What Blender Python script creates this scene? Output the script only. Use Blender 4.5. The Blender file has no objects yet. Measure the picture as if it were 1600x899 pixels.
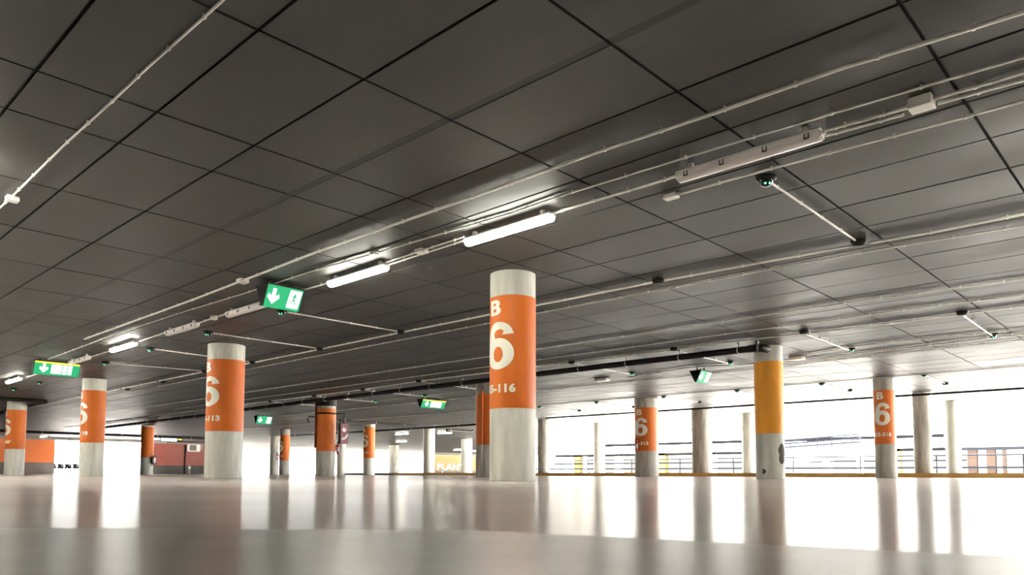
import bpy, bmesh, math, random
from mathutils import Vector, Matrix
random.seed(7)
C = bpy.context.scene.collection
SC = bpy.context.scene
PI = math.pi

# ------------------------------------------------------------------ camera, world, light, exposure
F, CX, CY, PITCH, ROLL, YAW = 1165.8, 800.0, 661.6, 0.0678, 0.0020, -0.7519   # for a 1600 x 899 frame
CAM_Z, H = 0.126, 3.526            # lens just above the floor, ceiling height

def ray(x, y):
    d = ((x - CX) / F, 1.0, -(y - CY) / F)
    c, s = math.cos(ROLL), math.sin(ROLL)
    d = (c * d[0] - s * d[2], d[1], s * d[0] + c * d[2])
    c, s = math.cos(PITCH), math.sin(PITCH)
    d = (d[0], c * d[1] - s * d[2], s * d[1] + c * d[2])
    c, s = math.cos(YAW), math.sin(YAW)
    return Vector((c * d[0] + s * d[1], -s * d[0] + c * d[1], d[2]))

def at(x, y, z=H):
    """the point of the horizontal plane at height z seen at pixel x, y"""
    d = ray(x, y)
    return Vector((0, 0, CAM_Z)) + d * ((z - CAM_Z) / d.z)

def atX(x, y, X):
    """the point of the vertical plane X = const seen at pixel x, y"""
    d = ray(x, y)
    return Vector((0, 0, CAM_Z)) + d * (X / d.x)

def atY(x, y, Y):
    d = ray(x, y)
    return Vector((0, 0, CAM_Z)) + d * (Y / d.y)

cam_d = bpy.data.cameras.new('camera')
cam = bpy.data.objects.new('camera', cam_d); C.objects.link(cam)
fw = ray(CX, CY); rt = ray(CX + F, CY) - fw; up = ray(CX, CY - F) - fw
m = Matrix.Identity(4)
for i in range(3):
    m[i][0], m[i][1], m[i][2] = rt[i], up[i], -fw[i]
m[2][3] = CAM_Z
cam.matrix_world = m
cam_d.sensor_width = 36; cam_d.sensor_fit = 'HORIZONTAL'
cam_d.lens = F / 1600 * 36
cam_d.shift_y = (CY - 449.5) / 1600
cam_d.clip_start = 0.02; cam_d.clip_end = 800
SC.camera = cam

SKY = 4.6
TUBE = 11.5
w = bpy.data.worlds.new('overcast_sky'); SC.world = w; w.use_nodes = True
bg = w.node_tree.nodes['Background']
bg.inputs[0].default_value = (0.985, 0.99, 0.985, 1); bg.inputs[1].default_value = SKY
sd = bpy.data.lights.new('sun', 'SUN'); sd.energy = 85.0; sd.angle = math.radians(3); sd.color = (1.0, 0.97, 0.92)
sun = bpy.data.objects.new('sun', sd); C.objects.link(sun); sun.location = (20, 80, 60)
sun.rotation_euler = Vector((0.75, 0.02, 1.0)).to_track_quat('Z', 'Y').to_euler()      # high sun beyond the two open sides
SC.view_settings.view_transform = 'Standard'
SC.view_settings.look = 'None'
SC.view_settings.gamma = 1
SC.view_settings.exposure = 2.6
SC.view_settings.use_curve_mapping = False
SC.cycles.use_denoising = True
SC.cycles.max_bounces = 10
SC.cycles.diffuse_bounces = 6
SC.cycles.sample_clamp_indirect = 6

# ------------------------------------------------------------------ materials
def srgb(r, g, b):
    f = lambda c: (c / 255 / 12.92) if c <= 10 else ((c / 255 + 0.055) / 1.055) ** 2.4
    return (f(r), f(g), f(b), 1)

def mat(name, col, rough=0.6, metal=0.0, emit=None, strength=0.0, spec=0.5):
    m = bpy.data.materials.new(name); m.use_nodes = True
    b = m.node_tree.nodes['Principled BSDF']
    b.inputs['Base Color'].default_value = col
    b.inputs['Roughness'].default_value = rough
    b.inputs['Metallic'].default_value = metal
    b.inputs['Specular IOR Level'].default_value = spec
    if emit:
        b.inputs['Emission Color'].default_value = emit
        b.inputs['Emission Strength'].default_value = strength
    return m

def noisy(name, c1, c2, scale=(1, 1, 1), size=4.0, rough=0.6, bump=0.0, detail=6.0, lo=0.35, hi=0.68, tone=False, spec=0.5, rough2=None):
    """two-tone noise material in object coordinates, optional per-panel tone attribute"""
    m = mat(name, c1, rough, spec=spec)
    nt = m.node_tree; N = nt.nodes; L = nt.links; b = N['Principled BSDF']
    tc = N.new('ShaderNodeTexCoord'); mp = N.new('ShaderNodeMapping'); mp.inputs['Scale'].default_value = scale
    L.new(tc.outputs['Object'], mp.inputs['Vector'])
    n1 = N.new('ShaderNodeTexNoise'); n1.inputs['Scale'].default_value = size; n1.inputs['Detail'].default_value = detail
    n1.inputs['Roughness'].default_value = 0.62
    L.new(mp.outputs[0], n1.inputs['Vector'])
    r = N.new('ShaderNodeValToRGB'); r.color_ramp.elements[0].position = lo; r.color_ramp.elements[1].position = hi
    r.color_ramp.elements[0].color = c2; r.color_ramp.elements[1].color = c1
    L.new(n1.outputs['Fac'], r.inputs['Fac'])
    out = r.outputs['Color']
    if tone:
        a = N.new('ShaderNodeAttribute'); a.attribute_name = 'tone'
        mx = N.new('ShaderNodeMix'); mx.data_type = 'RGBA'; mx.blend_type = 'MULTIPLY'; mx.inputs[0].default_value = 1
        L.new(out, mx.inputs[6]); L.new(a.outputs['Color'], mx.inputs[7]); out = mx.outputs[2]
    L.new(out, b.inputs['Base Color'])
    if rough2 is not None:
        mr = N.new('ShaderNodeMapRange'); mr.inputs[1].default_value = 0.3; mr.inputs[2].default_value = 0.7
        mr.inputs[3].default_value = rough; mr.inputs[4].default_value = rough2
        L.new(n1.outputs['Fac'], mr.inputs[0]); L.new(mr.outputs[0], b.inputs['Roughness'])
    if bump:
        bp = N.new('ShaderNodeBump'); bp.inputs['Strength'].default_value = bump; bp.inputs['Distance'].default_value = 0.02
        L.new(n1.outputs['Fac'], bp.inputs['Height']); L.new(bp.outputs[0], b.inputs['Normal'])
    return m

M = {}
M['ceiling'] = noisy('ceiling_concrete', srgb(74, 72, 68), srgb(42, 40, 38), (0.5, 1.0, 1), 1.3, 0.48, 0.1, tone=True, lo=0.3, hi=0.72, spec=0.55, rough2=0.66)
M['slab'] = noisy('slab_concrete', srgb(97, 94, 89), srgb(74, 71, 67), (0.5, 1.2, 1), 1.6, 0.8)
M['joint'] = mat('joint_sealant', srgb(34, 32, 29), 0.8)
def sealed(name, c1, c2, size, gloss, rough):
    m = noisy(name, c1, c2, (1, 1, 1), size, 0.6, 0.0, lo=0.3, hi=0.7)
    nt = m.node_tree; N = nt.nodes; L = nt.links; b = N['Principled BSDF']; b.inputs['Specular IOR Level'].default_value = 0
    g = N.new('ShaderNodeBsdfGlossy'); g.inputs['Roughness'].default_value = rough; g.inputs['Color'].default_value = (0.98, 0.97, 0.95, 1)
    mx = N.new('ShaderNodeMixShader'); mx.inputs[0].default_value = gloss
    n2 = N.new('ShaderNodeTexNoise'); n2.inputs['Scale'].default_value = 0.9; n2.inputs['Detail'].default_value = 3
    bp = N.new('ShaderNodeBump'); bp.inputs['Strength'].default_value = 0.25; bp.inputs['Distance'].default_value = 0.004
    tc = N.new('ShaderNodeTexCoord'); L.new(tc.outputs['Object'], n2.inputs['Vector']); L.new(n2.outputs['Fac'], bp.inputs['Height']); L.new(bp.outputs[0], g.inputs['Normal'])
    L.new(b.outputs[0], mx.inputs[1]); L.new(g.outputs[0], mx.inputs[2]); L.new(mx.outputs[0], N['Material Output'].inputs['Surface'])
    return m
M['floor'] = sealed('polished_concrete_floor', srgb(243, 233, 227), srgb(224, 214, 208), 0.8, 0.28, 0.19)
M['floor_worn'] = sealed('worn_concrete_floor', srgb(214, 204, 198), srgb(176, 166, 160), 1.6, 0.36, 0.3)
M['column'] = noisy('column_concrete', srgb(226, 225, 214), srgb(192, 190, 179), (3.0, 3.0, 0.45), 1.6, 0.6, 0.1)
M['column_dark'] = noisy('weathered_column_concrete', srgb(198, 194, 182), srgb(138, 132, 120), (3.0, 3.0, 0.5), 1.4, 0.65, 0.1)
M['orange'] = noisy('orange_paint', srgb(222, 117, 38), srgb(214, 107, 33), (2, 2, 0.6), 2.0, 0.5, spec=0.3)
M['amber'] = noisy('amber_paint', srgb(250, 172, 52), srgb(243, 163, 46), (2, 2, 0.6), 2.0, 0.5, spec=0.3)
M['letter'] = mat('white_lettering', srgb(240, 238, 222), 0.45)
M['conduit'] = mat('grey_conduit', srgb(238, 234, 226), 0.4)
M['box'] = mat('white_box_plastic', srgb(240, 236, 228), 0.45)
M['black'] = mat('black_plastic', srgb(22, 21, 20), 0.5, spec=0.2)
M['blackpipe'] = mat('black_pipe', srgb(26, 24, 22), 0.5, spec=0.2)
M['lens'] = mat('sensor_lens', srgb(10, 30, 22), 0.15)
M['led'] = mat('green_led', srgb(60, 220, 140), 0.4, emit=srgb(90, 255, 170), strength=0.7)
M['steel'] = mat('galvanised_steel', srgb(150, 150, 146), 0.4, 0.7)
M['tray'] = mat('fixture_tray', srgb(225, 220, 214), 0.5)
M['diffuser'] = noisy('prismatic_diffuser', srgb(240, 231, 228), srgb(226, 217, 214), (1, 8, 8), 6.0, 0.3)
M['lit'] = mat('lit_diffuser', srgb(250, 250, 235), 0.4, emit=(1.0, 0.98, 0.86, 1), strength=TUBE)
M['lampglow'] = mat('lit_lamp_lens', srgb(250, 250, 240), 0.4, emit=(1.0, 0.98, 0.9, 1), strength=3)
M['signgreen'] = mat('lit_green_panel', srgb(10, 70, 46), 0.3, emit=srgb(36, 170, 108), strength=0.2)
M['signwhite'] = mat('lit_white_pictogram', srgb(235, 255, 240), 0.3, emit=(0.86, 1.0, 0.9, 1), strength=0.42)
M['signyellow'] = mat('lit_yellow_stripe', srgb(220, 200, 60), 0.3, emit=srgb(225, 205, 70), strength=0.2)
M['maroon'] = mat('maroon_panel', srgb(120, 34, 48), 0.4)
M['pinkwhite'] = mat('pale_pictogram', srgb(225, 205, 205), 0.4)
M['darkred'] = mat('dark_red_pipe', srgb(110, 34, 30), 0.45)
M['red'] = mat('extinguisher_red', srgb(200, 60, 56), 0.35)
M['wallorange'] = noisy('orange_wall_paint', srgb(214, 112, 40), srgb(205, 102, 36), (1, 1, 1), 0.6, 0.5)
M['wallred'] = noisy('red_orange_wall_paint', srgb(138, 50, 26), srgb(126, 44, 22), (1, 1, 1), 0.6, 0.5)
M['wallgrey'] = noisy('grey_dado_paint', srgb(112, 104, 96), srgb(98, 90, 84), (1, 1, 1), 0.6, 0.6)
M['walldark'] = noisy('dark_dado_paint', srgb(62, 56, 50), srgb(52, 47, 42), (1, 1, 1), 0.6, 0.6)
M['wallyellow'] = noisy('yellow_wall_paint', srgb(172, 124, 36), srgb(160, 114, 32), (1, 1, 1), 0.6, 0.5)
M['concrete'] = noisy('raw_concrete', srgb(150, 146, 138), srgb(122, 118, 110), (1, 1, 1), 0.8, 0.7)
M['curb'] = noisy('yellow_curb_paint', srgb(232, 190, 112), srgb(205, 164, 96), (0.6, 1, 1), 2.5, 0.6)
M['ground'] = noisy('outdoor_paving', srgb(160, 158, 153), srgb(140, 138, 133), (1, 1, 1), 0.5, 0.8)
M['rail'] = mat('dark_rail_paint', srgb(24, 26, 30), 0.7, spec=0.0)
M['pale'] = noisy('pale_render', srgb(196, 194, 186), srgb(182, 180, 172), (1, 1, 1), 0.5, 0.8)
M['paleyellow'] = noisy('pale_yellow_render', srgb(96, 88, 56), srgb(88, 80, 50), (1, 1, 1), 0.5, 0.8, spec=0.0)
M['shade'] = mat('dark_slot', srgb(16, 16, 17), 0.9, spec=0.0)
M['brick'] = noisy('brown_cladding', srgb(58, 48, 43), srgb(46, 39, 35), (0.2, 1, 6), 2.0, 0.8, spec=0.0)
M['stain'] = noisy('dark_scrape_mark', srgb(92, 84, 72), srgb(70, 63, 54), (3, 3, 2), 6.0, 0.8)

# ------------------------------------------------------------------ helpers
def obj(name, bm, m, parent=None, smooth=True, loc=None):
    me = bpy.data.meshes.new(name)
    bmesh.ops.recalc_face_normals(bm, faces=bm.faces)
    bm.to_mesh(me); bm.free()
    for mm in (m if isinstance(m, (list, tuple)) else [m]):
        me.materials.append(mm)
    if smooth:
        for p in me.polygons: p.use_smooth = True
        try: me.set_sharp_from_angle(angle=math.radians(38))
        except Exception: pass
    o = bpy.data.objects.new(name, me); C.objects.link(o)
    if parent: o.parent = parent
    if loc is not None: o.location = loc
    return o

def thing(name, label, cat, loc=(0, 0, 0), rz=0.0, group=None):
    o = bpy.data.objects.new(name, None); C.objects.link(o)
    o.empty_display_size = 0.1
    o.location = loc; o.rotation_euler = (0, 0, rz)
    return tag(o, label, cat, group)

def tag(o, label, cat, group=None, kind='thing'):
    o['label'] = label; o['category'] = cat; o['kind'] = kind
    if group: o['group'] = group
    return o

def struct(name, bm, m, label=None, cat=None, smooth=False):
    o = obj(name, bm, m, smooth=smooth); o['kind'] = 'structure'
    if label: o['label'] = label; o['category'] = cat
    return o

def copy_tree(o, parent=None):
    c = o.copy(); C.objects.link(c)
    if parent: c.parent = parent
    for ch in list(o.children): copy_tree(ch, c)
    return c

def box(bm, c, s, rz=0.0, bev=0.0, mi=0):
    r = bmesh.ops.create_cube(bm, size=1.0)
    vs = r['verts']
    R = Matrix.Rotation(rz, 4, 'Z')
    for v in vs:
        p = R @ Vector((v.co.x * s[0], v.co.y * s[1], v.co.z * s[2]))
        v.co = p + Vector(c)
    fs = set(f for v in vs for f in v.link_faces)
    for f in fs: f.material_index = mi
    if bev:
        es = set(e for v in vs for e in v.link_edges)
        bmesh.ops.bevel(bm, geom=list(es), offset=bev, segments=2, affect='EDGES', profile=0.6)
    return bm

def ring_verts(bm, c, ax, r, n, up_hint=None):
    ax = ax.normalized()
    h = Vector((0, 0, 1)) if abs(ax.z) < 0.9 else Vector((1, 0, 0))
    u = ax.cross(h).normalized(); v = ax.cross(u).normalized()
    return [bm.verts.new(c + (u * math.cos(2 * PI * i / n) + v * math.sin(2 * PI * i / n)) * r) for i in range(n)]

def tube(bm, pts, r, n=8, caps=True, mi=0):
    pts = [Vector(p) for p in pts]; rings = []
    rs = r if isinstance(r, (list, tuple)) else [r] * len(pts)
    for i, p in enumerate(pts):
        a = pts[min(i + 1, len(pts) - 1)] - pts[max(i - 1, 0)]
        if a.length < 1e-6: a = Vector((0, 0, 1))
        rings.append(ring_verts(bm, p, a, rs[i], n))
    for A, B in zip(rings, rings[1:]):
        for i in range(n):
            f = bm.faces.new((A[i], A[(i + 1) % n], B[(i + 1) % n], B[i])); f.material_index = mi
    if caps:
        f = bm.faces.new(rings[0]); f.material_index = mi
        f = bm.faces.new(rings[-1]); f.material_index = mi
    return bm

def lathe(bm, prof, c=(0, 0, 0), n=24, mi=0):
    """prof: list of (radius, z); closed with caps where the radius is not zero"""
    c = Vector(c); rings = []
    for r, z in prof:
        if r < 1e-6: rings.append([bm.verts.new(c + Vector((0, 0, z)))])
        else: rings.append([bm.verts.new(c + Vector((r * math.cos(2 * PI * i / n), r * math.sin(2 * PI * i / n), z))) for i in range(n)])
    for A, B in zip(rings, rings[1:]):
        for i in range(n):
            j = (i + 1) % n
            if len(A) == 1 and len(B) == 1: continue
            if len(A) == 1: f = bm.faces.new((A[0], B[j], B[i]))
            elif len(B) == 1: f = bm.faces.new((A[i], A[j], B[0]))
            else: f = bm.faces.new((A[i], A[j], B[j], B[i]))
            f.material_index = mi
    for R in (rings[0], rings[-1]):
        if len(R) > 1: f = bm.faces.new(R); f.material_index = mi
    return bm

def prism(bm, outline, axis_a, axis_b, axis_c, depth, origin=(0, 0, 0), mi=0):
    """extrude a 2D outline (in axis_a, axis_b) by depth along axis_c"""
    o = Vector(origin); a, b, c = Vector(axis_a), Vector(axis_b), Vector(axis_c)
    A = [bm.verts.new(o + a * p[0] + b * p[1]) for p in outline]
    B = [bm.verts.new(o + a * p[0] + b * p[1] + c * depth) for p in outline]
    n = len(A); fs = []
    for i in range(n): fs.append(bm.faces.new((A[i], A[(i + 1) % n], B[(i + 1) % n], B[i])))
    fs.append(bm.faces.new(A)); fs.append(bm.faces.new(B))
    for f in fs: f.material_index = mi
    return bm

def arc(cx, cy, rx, ry, a0, a1, n=14):
    return [(cx + rx * math.cos(math.radians(a0 + (a1 - a0) * i / n)), cy + ry * math.sin(math.radians(a0 + (a1 - a0) * i / n))) for i in range(n + 1)]

def outline_mesh(loops, thick=0.004):
    cu = bpy.data.curves.new('outline', 'CURVE'); cu.dimensions = '2D'; cu.fill_mode = 'BOTH'; cu.extrude = thick / 2
    for lp in loops:
        s = cu.splines.new('POLY'); s.points.add(len(lp) - 1)
        for p, q in zip(s.points, lp): p.co = (q[0], q[1], 0, 1)
        s.use_cyclic_u = True
    return curve_to_bm(cu)

def text_mesh(txt, bold=0.02, thick=0.004):
    cu = bpy.data.curves.new('lettering', 'FONT'); cu.body = txt; cu.size = 1.0; cu.offset = bold; cu.extrude = thick / 2
    cu.space_character = 1.08; cu.resolution_u = 3
    return curve_to_bm(cu)

def curve_to_bm(cu):
    o = bpy.data.objects.new('tmp', cu); C.objects.link(o)
    dg = bpy.context.evaluated_depsgraph_get(); dg.update()
    me = o.evaluated_get(dg).to_mesh()
    bm = bmesh.new(); bm.from_mesh(me)
    o.evaluated_get(dg).to_mesh_clear()
    bpy.data.objects.remove(o); bpy.data.curves.remove(cu)
    bmesh.ops.remove_doubles(bm, verts=bm.verts, dist=1e-5)
    return bm

def fit(bm, x0, z0, w=None, h=None):
    xs = [v.co.x for v in bm.verts]; ys = [v.co.y for v in bm.verts]
    sy = h / (max(ys) - min(ys)); sx = sy if w is None else w / (max(xs) - min(xs))
    ax, ay = min(xs), min(ys)
    for v in bm.verts: v.co.x = (v.co.x - ax) * sx + x0; v.co.y = (v.co.y - ay) * sy + z0
    return bm

def wrap(bm, R, ang0):
    """bend flat lettering (x across, y up, z out) round a vertical cylinder; x = 0 sits at angle ang0"""
    xs = [v.co.x for v in bm.verts]
    x = min(xs) + 0.03
    while x < max(xs):
        bmesh.ops.bisect_plane(bm, geom=bm.verts[:] + bm.edges[:] + bm.faces[:], plane_co=(x, 0, 0), plane_no=(1, 0, 0))
        x += 0.03
    for v in bm.verts:
        a = ang0 + v.co.x / R; r = R + v.co.z
        v.co = Vector((r * math.cos(a), r * math.sin(a), v.co.y))
    return bm

SIX = [[(0.715, 0.745)] + arc(0.385, 0.715, 0.325, 0.285, 12, 100, 12) + arc(0.36, 0.50, 0.36, 0.50, 100, 178, 12) + arc(0.36, 0.325, 0.36, 0.325, 182, 360, 26)
       + arc(0.37, 0.325, 0.35, 0.335, 4, 96, 14) + arc(0.385, 0.50, 0.135, 0.14, 150, 120, 3) + arc(0.395, 0.73, 0.14, 0.115, 200, 40, 10) + [(0.47, 0.722)],
       arc(0.36, 0.315, 0.125, 0.165, 0, 345, 23)]
BEE = [[(0, 0), (0, 1), (0.40, 1)] + arc(0.41, 0.745, 0.26, 0.255, 88, -40, 12) + arc(0.43, 0.285, 0.30, 0.285, 55, -88, 14) + [(0.40, 0)],
       [(0.24, 0.615)] + [(0.24, 0.80), (0.34, 0.80)] + arc(0.35, 0.7075, 0.09, 0.0925, 80, -80, 6) + [(0.34, 0.615)],
       [(0.24, 0.19)] + [(0.24, 0.42), (0.36, 0.42)] + arc(0.36, 0.305, 0.11, 0.115, 80, -80, 6) + [(0.36, 0.19)]]

ORD = ['first', 'second', 'third', 'fourth', 'fifth', 'sixth', 'seventh', 'eighth', 'ninth', 'tenth', 'eleventh', 'twelfth', 'thirteenth', 'fourteenth']

# ------------------------------------------------------------------ the setting
XW, XE, YS, YF, YN = -80.0, 16.0, -9.0, 40.8, 104.0
near = [at(x, y, 0.0) for x, y in ((-220, 824), (740, 829), (1720, 877))]
def slab(pts, m):
    bm = bmesh.new(); prism(bm, [(p[0], p[1]) for p in pts], (1, 0, 0), (0, 1, 0), (0, 0, -1), 0.2, (0, 0, 0)); struct('floor', bm, m)
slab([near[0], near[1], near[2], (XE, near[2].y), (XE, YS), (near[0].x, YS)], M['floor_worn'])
slab([(XE, near[2].y), (XE, 33.9), (-130, 33.9), (-130, YS), (near[0].x, YS), near[0], near[1], near[2]], M['floor'])
bm = bmesh.new(); box(bm, (-90, 71, -0.1), (100, 74.2, 0.2)); struct('floor', bm, M['concrete'])
bm = bmesh.new(); box(bm, (-17, 200, -0.15), (700, 700, 0.1)); struct('ground', bm, M['ground'])

def edge(y): return -36 if y < 52 else -46 if y < 65 else -60 if y < 80 else -73
def ceiling():
    xs = [-1.49, -3.32, -5.20, -7.12, -8.085, -9.98, -11.95, -13.89, -15.83, -18.17, -19.14]
    x = -19.14
    while x > XW - 24:
        for d in (1.94, 1.94, 1.94, 1.94, 1.92, 0.97): x -= d; xs.append(x)
    xs = [0.4, 2.3, 3.27, 5.2, 7.2, 9.1, 11.0, 13.0, 14.9, 16.0] + xs
    xs = sorted(xs)
    ys = [YS, -7.2, -6.2, -5.2, -4.2, -3.2, -2.3, -1.3, -0.3, 0.7, 1.7, 2.694, 3.676, 4.662, 5.698, 6.68, 7.67, 8.662]
    while ys[-1] < YN: ys.append(ys[-1] + 1.0)
    bm = bmesh.new(); col = bm.loops.layers.float_color.new('tone')
    rnd = random.Random(3)
    def quad(vs, mi, t):
        f = bm.faces.new([bm.verts.new(v) for v in vs]); f.material_index = mi
        for l in f.loops: l[col] = (t, t, t, 1)
    for i in range(len(xs) - 1):
        for j in range(len(ys) - 1):
            x0, x1, y0, y1 = xs[i], xs[i + 1], ys[j], ys[j + 1]
            if y0 >= YF - 0.5 and x1 > edge(y0): continue
            if x0 < XW - 0.5 and y1 < 50: continue
            g = 0.015
            ga = 0.045 if abs(y0 - 4.662) < 1e-3 else g
            gb = 0.045 if abs(y1 - 4.662) < 1e-3 else g
            a, b, c, d = x0 + g, x1 - g, y0 + ga, y1 - gb
            t = rnd.uniform(0.8, 1.08)
            z, zt = H + rnd.uniform(0, 0.004), H + 0.03
            quad([(a, c, z), (a, d, z), (b, d, z), (b, c, z)], 0, t)
            if x0 > -45 and y0 < 36:
                quad([(a, c, z), (b, c, z), (b, c, zt), (a, c, zt)], 0, t); quad([(b, d, z), (a, d, z), (a, d, zt), (b, d, zt)], 0, t)
                quad([(a, d, z), (a, c, z), (a, c, zt), (a, d, zt)], 0, t); quad([(b, c, z), (b, d, z), (b, d, zt), (b, c, zt)], 0, t)
            if ga > g: quad([(a, y0 - 0.04, H + 0.002), (a, y0 + 0.04, H + 0.002), (b, y0 + 0.04, H + 0.002), (b, y0 - 0.04, H + 0.002)], 0, 0.42)
            zz = H + 0.03
            quad([(x0, y0, zz), (x0, y1, zz), (x1, y1, zz), (x1, y0, zz)], 1, 1)
    o = struct('ceiling', bm, [M['ceiling'], M['joint']])
    # the slab above
    bm = bmesh.new(); box(bm, ((XW + XE) / 2, (YS + YF) / 2, H + 0.34), (XE - XW, YF - YS, 0.6))
    
    for ya, yb in ((YF, 52), (52, 65), (65, 80), (80, YN)): box(bm, ((edge(ya + 0.1) - 104) / 2, (ya + yb) / 2, H + 0.34), (edge(ya + 0.1) + 104, yb - ya, 0.6))
    struct('ceiling', bm, M['slab'])
ceiling()

bm = bmesh.new(); box(bm, (-34, YS - 0.15, H / 2 + 0.1), (100, 0.3, H + 0.6)); struct('wall_blocker_south', bm, M['concrete'])  # added unseen wall, keeps sky light from entering behind the camera
bm = bmesh.new(); box(bm, (XE + 0.15, 12, H / 2 + 0.1), (0.3, 43, H + 0.6)); struct('wall_blocker_east', bm, M['concrete'])  # added unseen wall, shuts out sky light beyond the right edge
# sidewalk and yellow kerb along the open side
bm = bmesh.new(); box(bm, (-17, 37.6, 0.08), (66, 7.0, 0.2)); struct('sidewalk', bm, M['concrete'])

def painted_wall(name, y0, y1, X, zsplit, ztop, top, low):
    bm = bmesh.new()
    box(bm, (X - 0.15, (y0 + y1) / 2, (zsplit + ztop) / 2), (0.3, y1 - y0, ztop - zsplit), mi=0)
    box(bm, (X - 0.14, (y0 + y1) / 2, zsplit / 2 - 0.01), (0.3, y1 - y0, zsplit + 0.02), mi=1)
    return struct(name, bm, [top, low])
p0 = atX(86, 700, XW); painted_wall('wall_west', -9, p0.y, XW, 1.1, H + 0.02, M['wallorange'], M['wallgrey'])
p1, p2 = atX(240, 700, XW), atX(331, 700, XW); painted_wall('wall_west', p1.y, p2.y, XW - 0.2, 0.93, 3.3, M['wallred'], M['walldark'])
bm = bmesh.new(); box(bm, (XW - 0.1, (p1.y + p2.y) / 2, 3.42), (0.5, p2.y - p1.y, 0.22)); struct('trim_lintel', bm, M['walldark'])
bm = bmesh.new(); box(bm, (XW + 0.25, atX(40, 700, XW).y - 3, H - 0.14), (0.4, atX(86, 700, XW).y + 9 , 0.3)); struct('trim_beam', bm, M['concrete'])
XP = -92.0
q0, q1 = atX(672, 720, XP), atX(790, 720, XP)
painted_wall('wall_far', q0.y, q1.y, XP, 0.62, 3.2, M['wallyellow'], M['wallgrey'])
bm = bmesh.new(); box(bm, (XP, (q0.y + q1.y) / 2, 3.35), (0.5, q1.y - q0.y, 0.25)); struct('trim_lintel', bm, M['walldark'])
def wall_word():
    a, b = atX(683, 730, XP), atX(735, 730, XP)
    bm = text_mesh('PLANTA', 0.03, 0.02); fit(bm, 0, 0, (b.y - a.y), 1.05)
    o = obj('wall_lettering', bm, M['letter'], smooth=False)
    o.rotation_euler = (PI / 2, 0, PI / 2); o.location = (XP + 0.012, a.y, 0.72)
    tag(o, 'large pale letters reading PLANTA on the distant yellow wall', 'lettering')
wall_word()

def curb():
    t = thing('curb', 'low yellow painted kerb along the open side of the floor', 'kerb', (0, 33.9, 0))
    x = 16.0; i = 0; rnd = random.Random(1)
    while x > -43:
        l = 6.6
        bm = bmesh.new(); box(bm, (x - l / 2, 0.0, 0.095), (l - 0.03, 0.16, 0.19), bev=0.012)
        obj('kerb_block', bm, M['curb'], t, smooth=False); x -= l
curb()

# ------------------------------------------------------------------ columns
def column(px, label, text=None, low='column', paint='orange', extras=None, base=0.0, name='concrete_column'):
    l, r, t, o1, o2 = px
    mid = (l + r) / 2
    p = at(mid, t); D = math.hypot(p.x, p.y)
    zz = t + 40
    a = ray(l, zz); b = ray(r, zz)
    hh = abs(math.atan2(b.y, b.x) - math.atan2(a.y, a.x)) / 2
    R = D * math.sin(hh) / (1 - math.sin(hh))
    cx, cy = p.x * (D + R) / D, p.y * (D + R) / D
    def zat(y):
        d = ray(mid, y); return CAM_Z + d.z / math.hypot(d.x, d.y) * D
    o = thing(name, label, 'column', (cx, cy, base), 0, 'round concrete columns')
    bm = bmesh.new(); lathe(bm, [(R - 0.012, 0), (R, 0.015), (R, H - base)], n=56); obj('shaft', bm, M[low], o)
    if o1:
        z1, z2 = zat(o1) - base, zat(o2) - base
        if abs(z1 - 3.1) < 0.2: z1 = 3.10
        bm = bmesh.new(); lathe(bm, [(R - 0.01, z2), (R + 0.003, z2), (R + 0.003, z1), (R - 0.01, z1)], n=56)
        obj('painted_band', bm, M[paint], o)
        if text:
            A = -PI / 2; Rr = R + 0.005; k = (z1 - z2) / 1.9; rr = R / 0.38 if R < 0.5 else 1.15
            bm = outline_mesh(BEE); fit(bm, -0.165 * rr, z1 - 0.33 * k, 0.25 * rr, 0.26 * k); obj('letter', wrap(bm, Rr, A), M['letter'], o, smooth=False)
            bm = outline_mesh(SIX); fit(bm, -0.26 * rr, z1 - 1.25 * k, 0.57 * rr, 0.80 * k); obj('numeral', wrap(bm, Rr, A), M['letter'], o, smooth=False)
            bm = text_mesh(text, 0.05); wd = 0.1 * len(text)
            fit(bm, (0.335 - wd) * rr, z1 - 1.64 * k, wd * rr, 0.15 * k); obj('bay_number', wrap(bm, Rr, A), M['letter'], o, smooth=False)
    return o, R, Vector((cx, cy, 0))

COL = {}
def add(k, *a, **kw): COL[k] = column(*a, **kw)
add('c14', (766, 837, 421, 457, 637.6), 'tallest orange-banded column, nearest the camera, bay number ending 5-116', '115-116')
add('c3', (325, 384, 536, 558.5, 674), 'orange-banded column reading B 6 and 113, under the dark sensor left of centre', '112-113')
add('c2', (128.5, 167.5, 591.5, 608.5, 692), 'orange-banded column with cut-off 6 and 110, right of the yellow-striped exit sign', '109-110')
add('c1', (11, 43, 626.5, 635, 702), 'orange-banded column with 107 standing before the orange wall at far left', '106-107')
add('c4', (221, 241.4, 665, 667, 715), 'small plain orange-banded column with a round black-rimmed sign on its side', None)
add('c5', (422, 436, 681.5, 0, 0), 'bare grey column just left of the small distant B 6 column with an extinguisher', None, low='column_dark')
add('c6', (437, 453.4, 671, 678, 720), 'small distant orange B 6 column beneath and right of the small green exit sign', '412-413', low='column_dark')
add('c7', (495, 525.5, 624, 633.5, 705), 'plain orange column ringed by dark pipes beside the maroon hanging sign', None, low='column_dark')
add('c8', (527, 541, 672, 0, 0), 'bare grey column partly hidden behind the maroon hanging sign', None)
add('c9', (568, 586.4, 663, 667.6, 716), 'small orange B 6 column right of the maroon hanging sign', '212-213')
add('c10', (608, 623.5, 696, 0, 0), 'shortest bare grey column between the small orange B 6 column and the open daylight', None, low='column_dark')
add('c11', (661.7, 679.6, 670, 0, 0), 'bare grey column at the left end of the yellow PLANTA wall', None)
add('c12', (720.5, 738, 686, 0, 0), 'bare pale column standing in front of the last letters of PLANTA', None)
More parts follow.
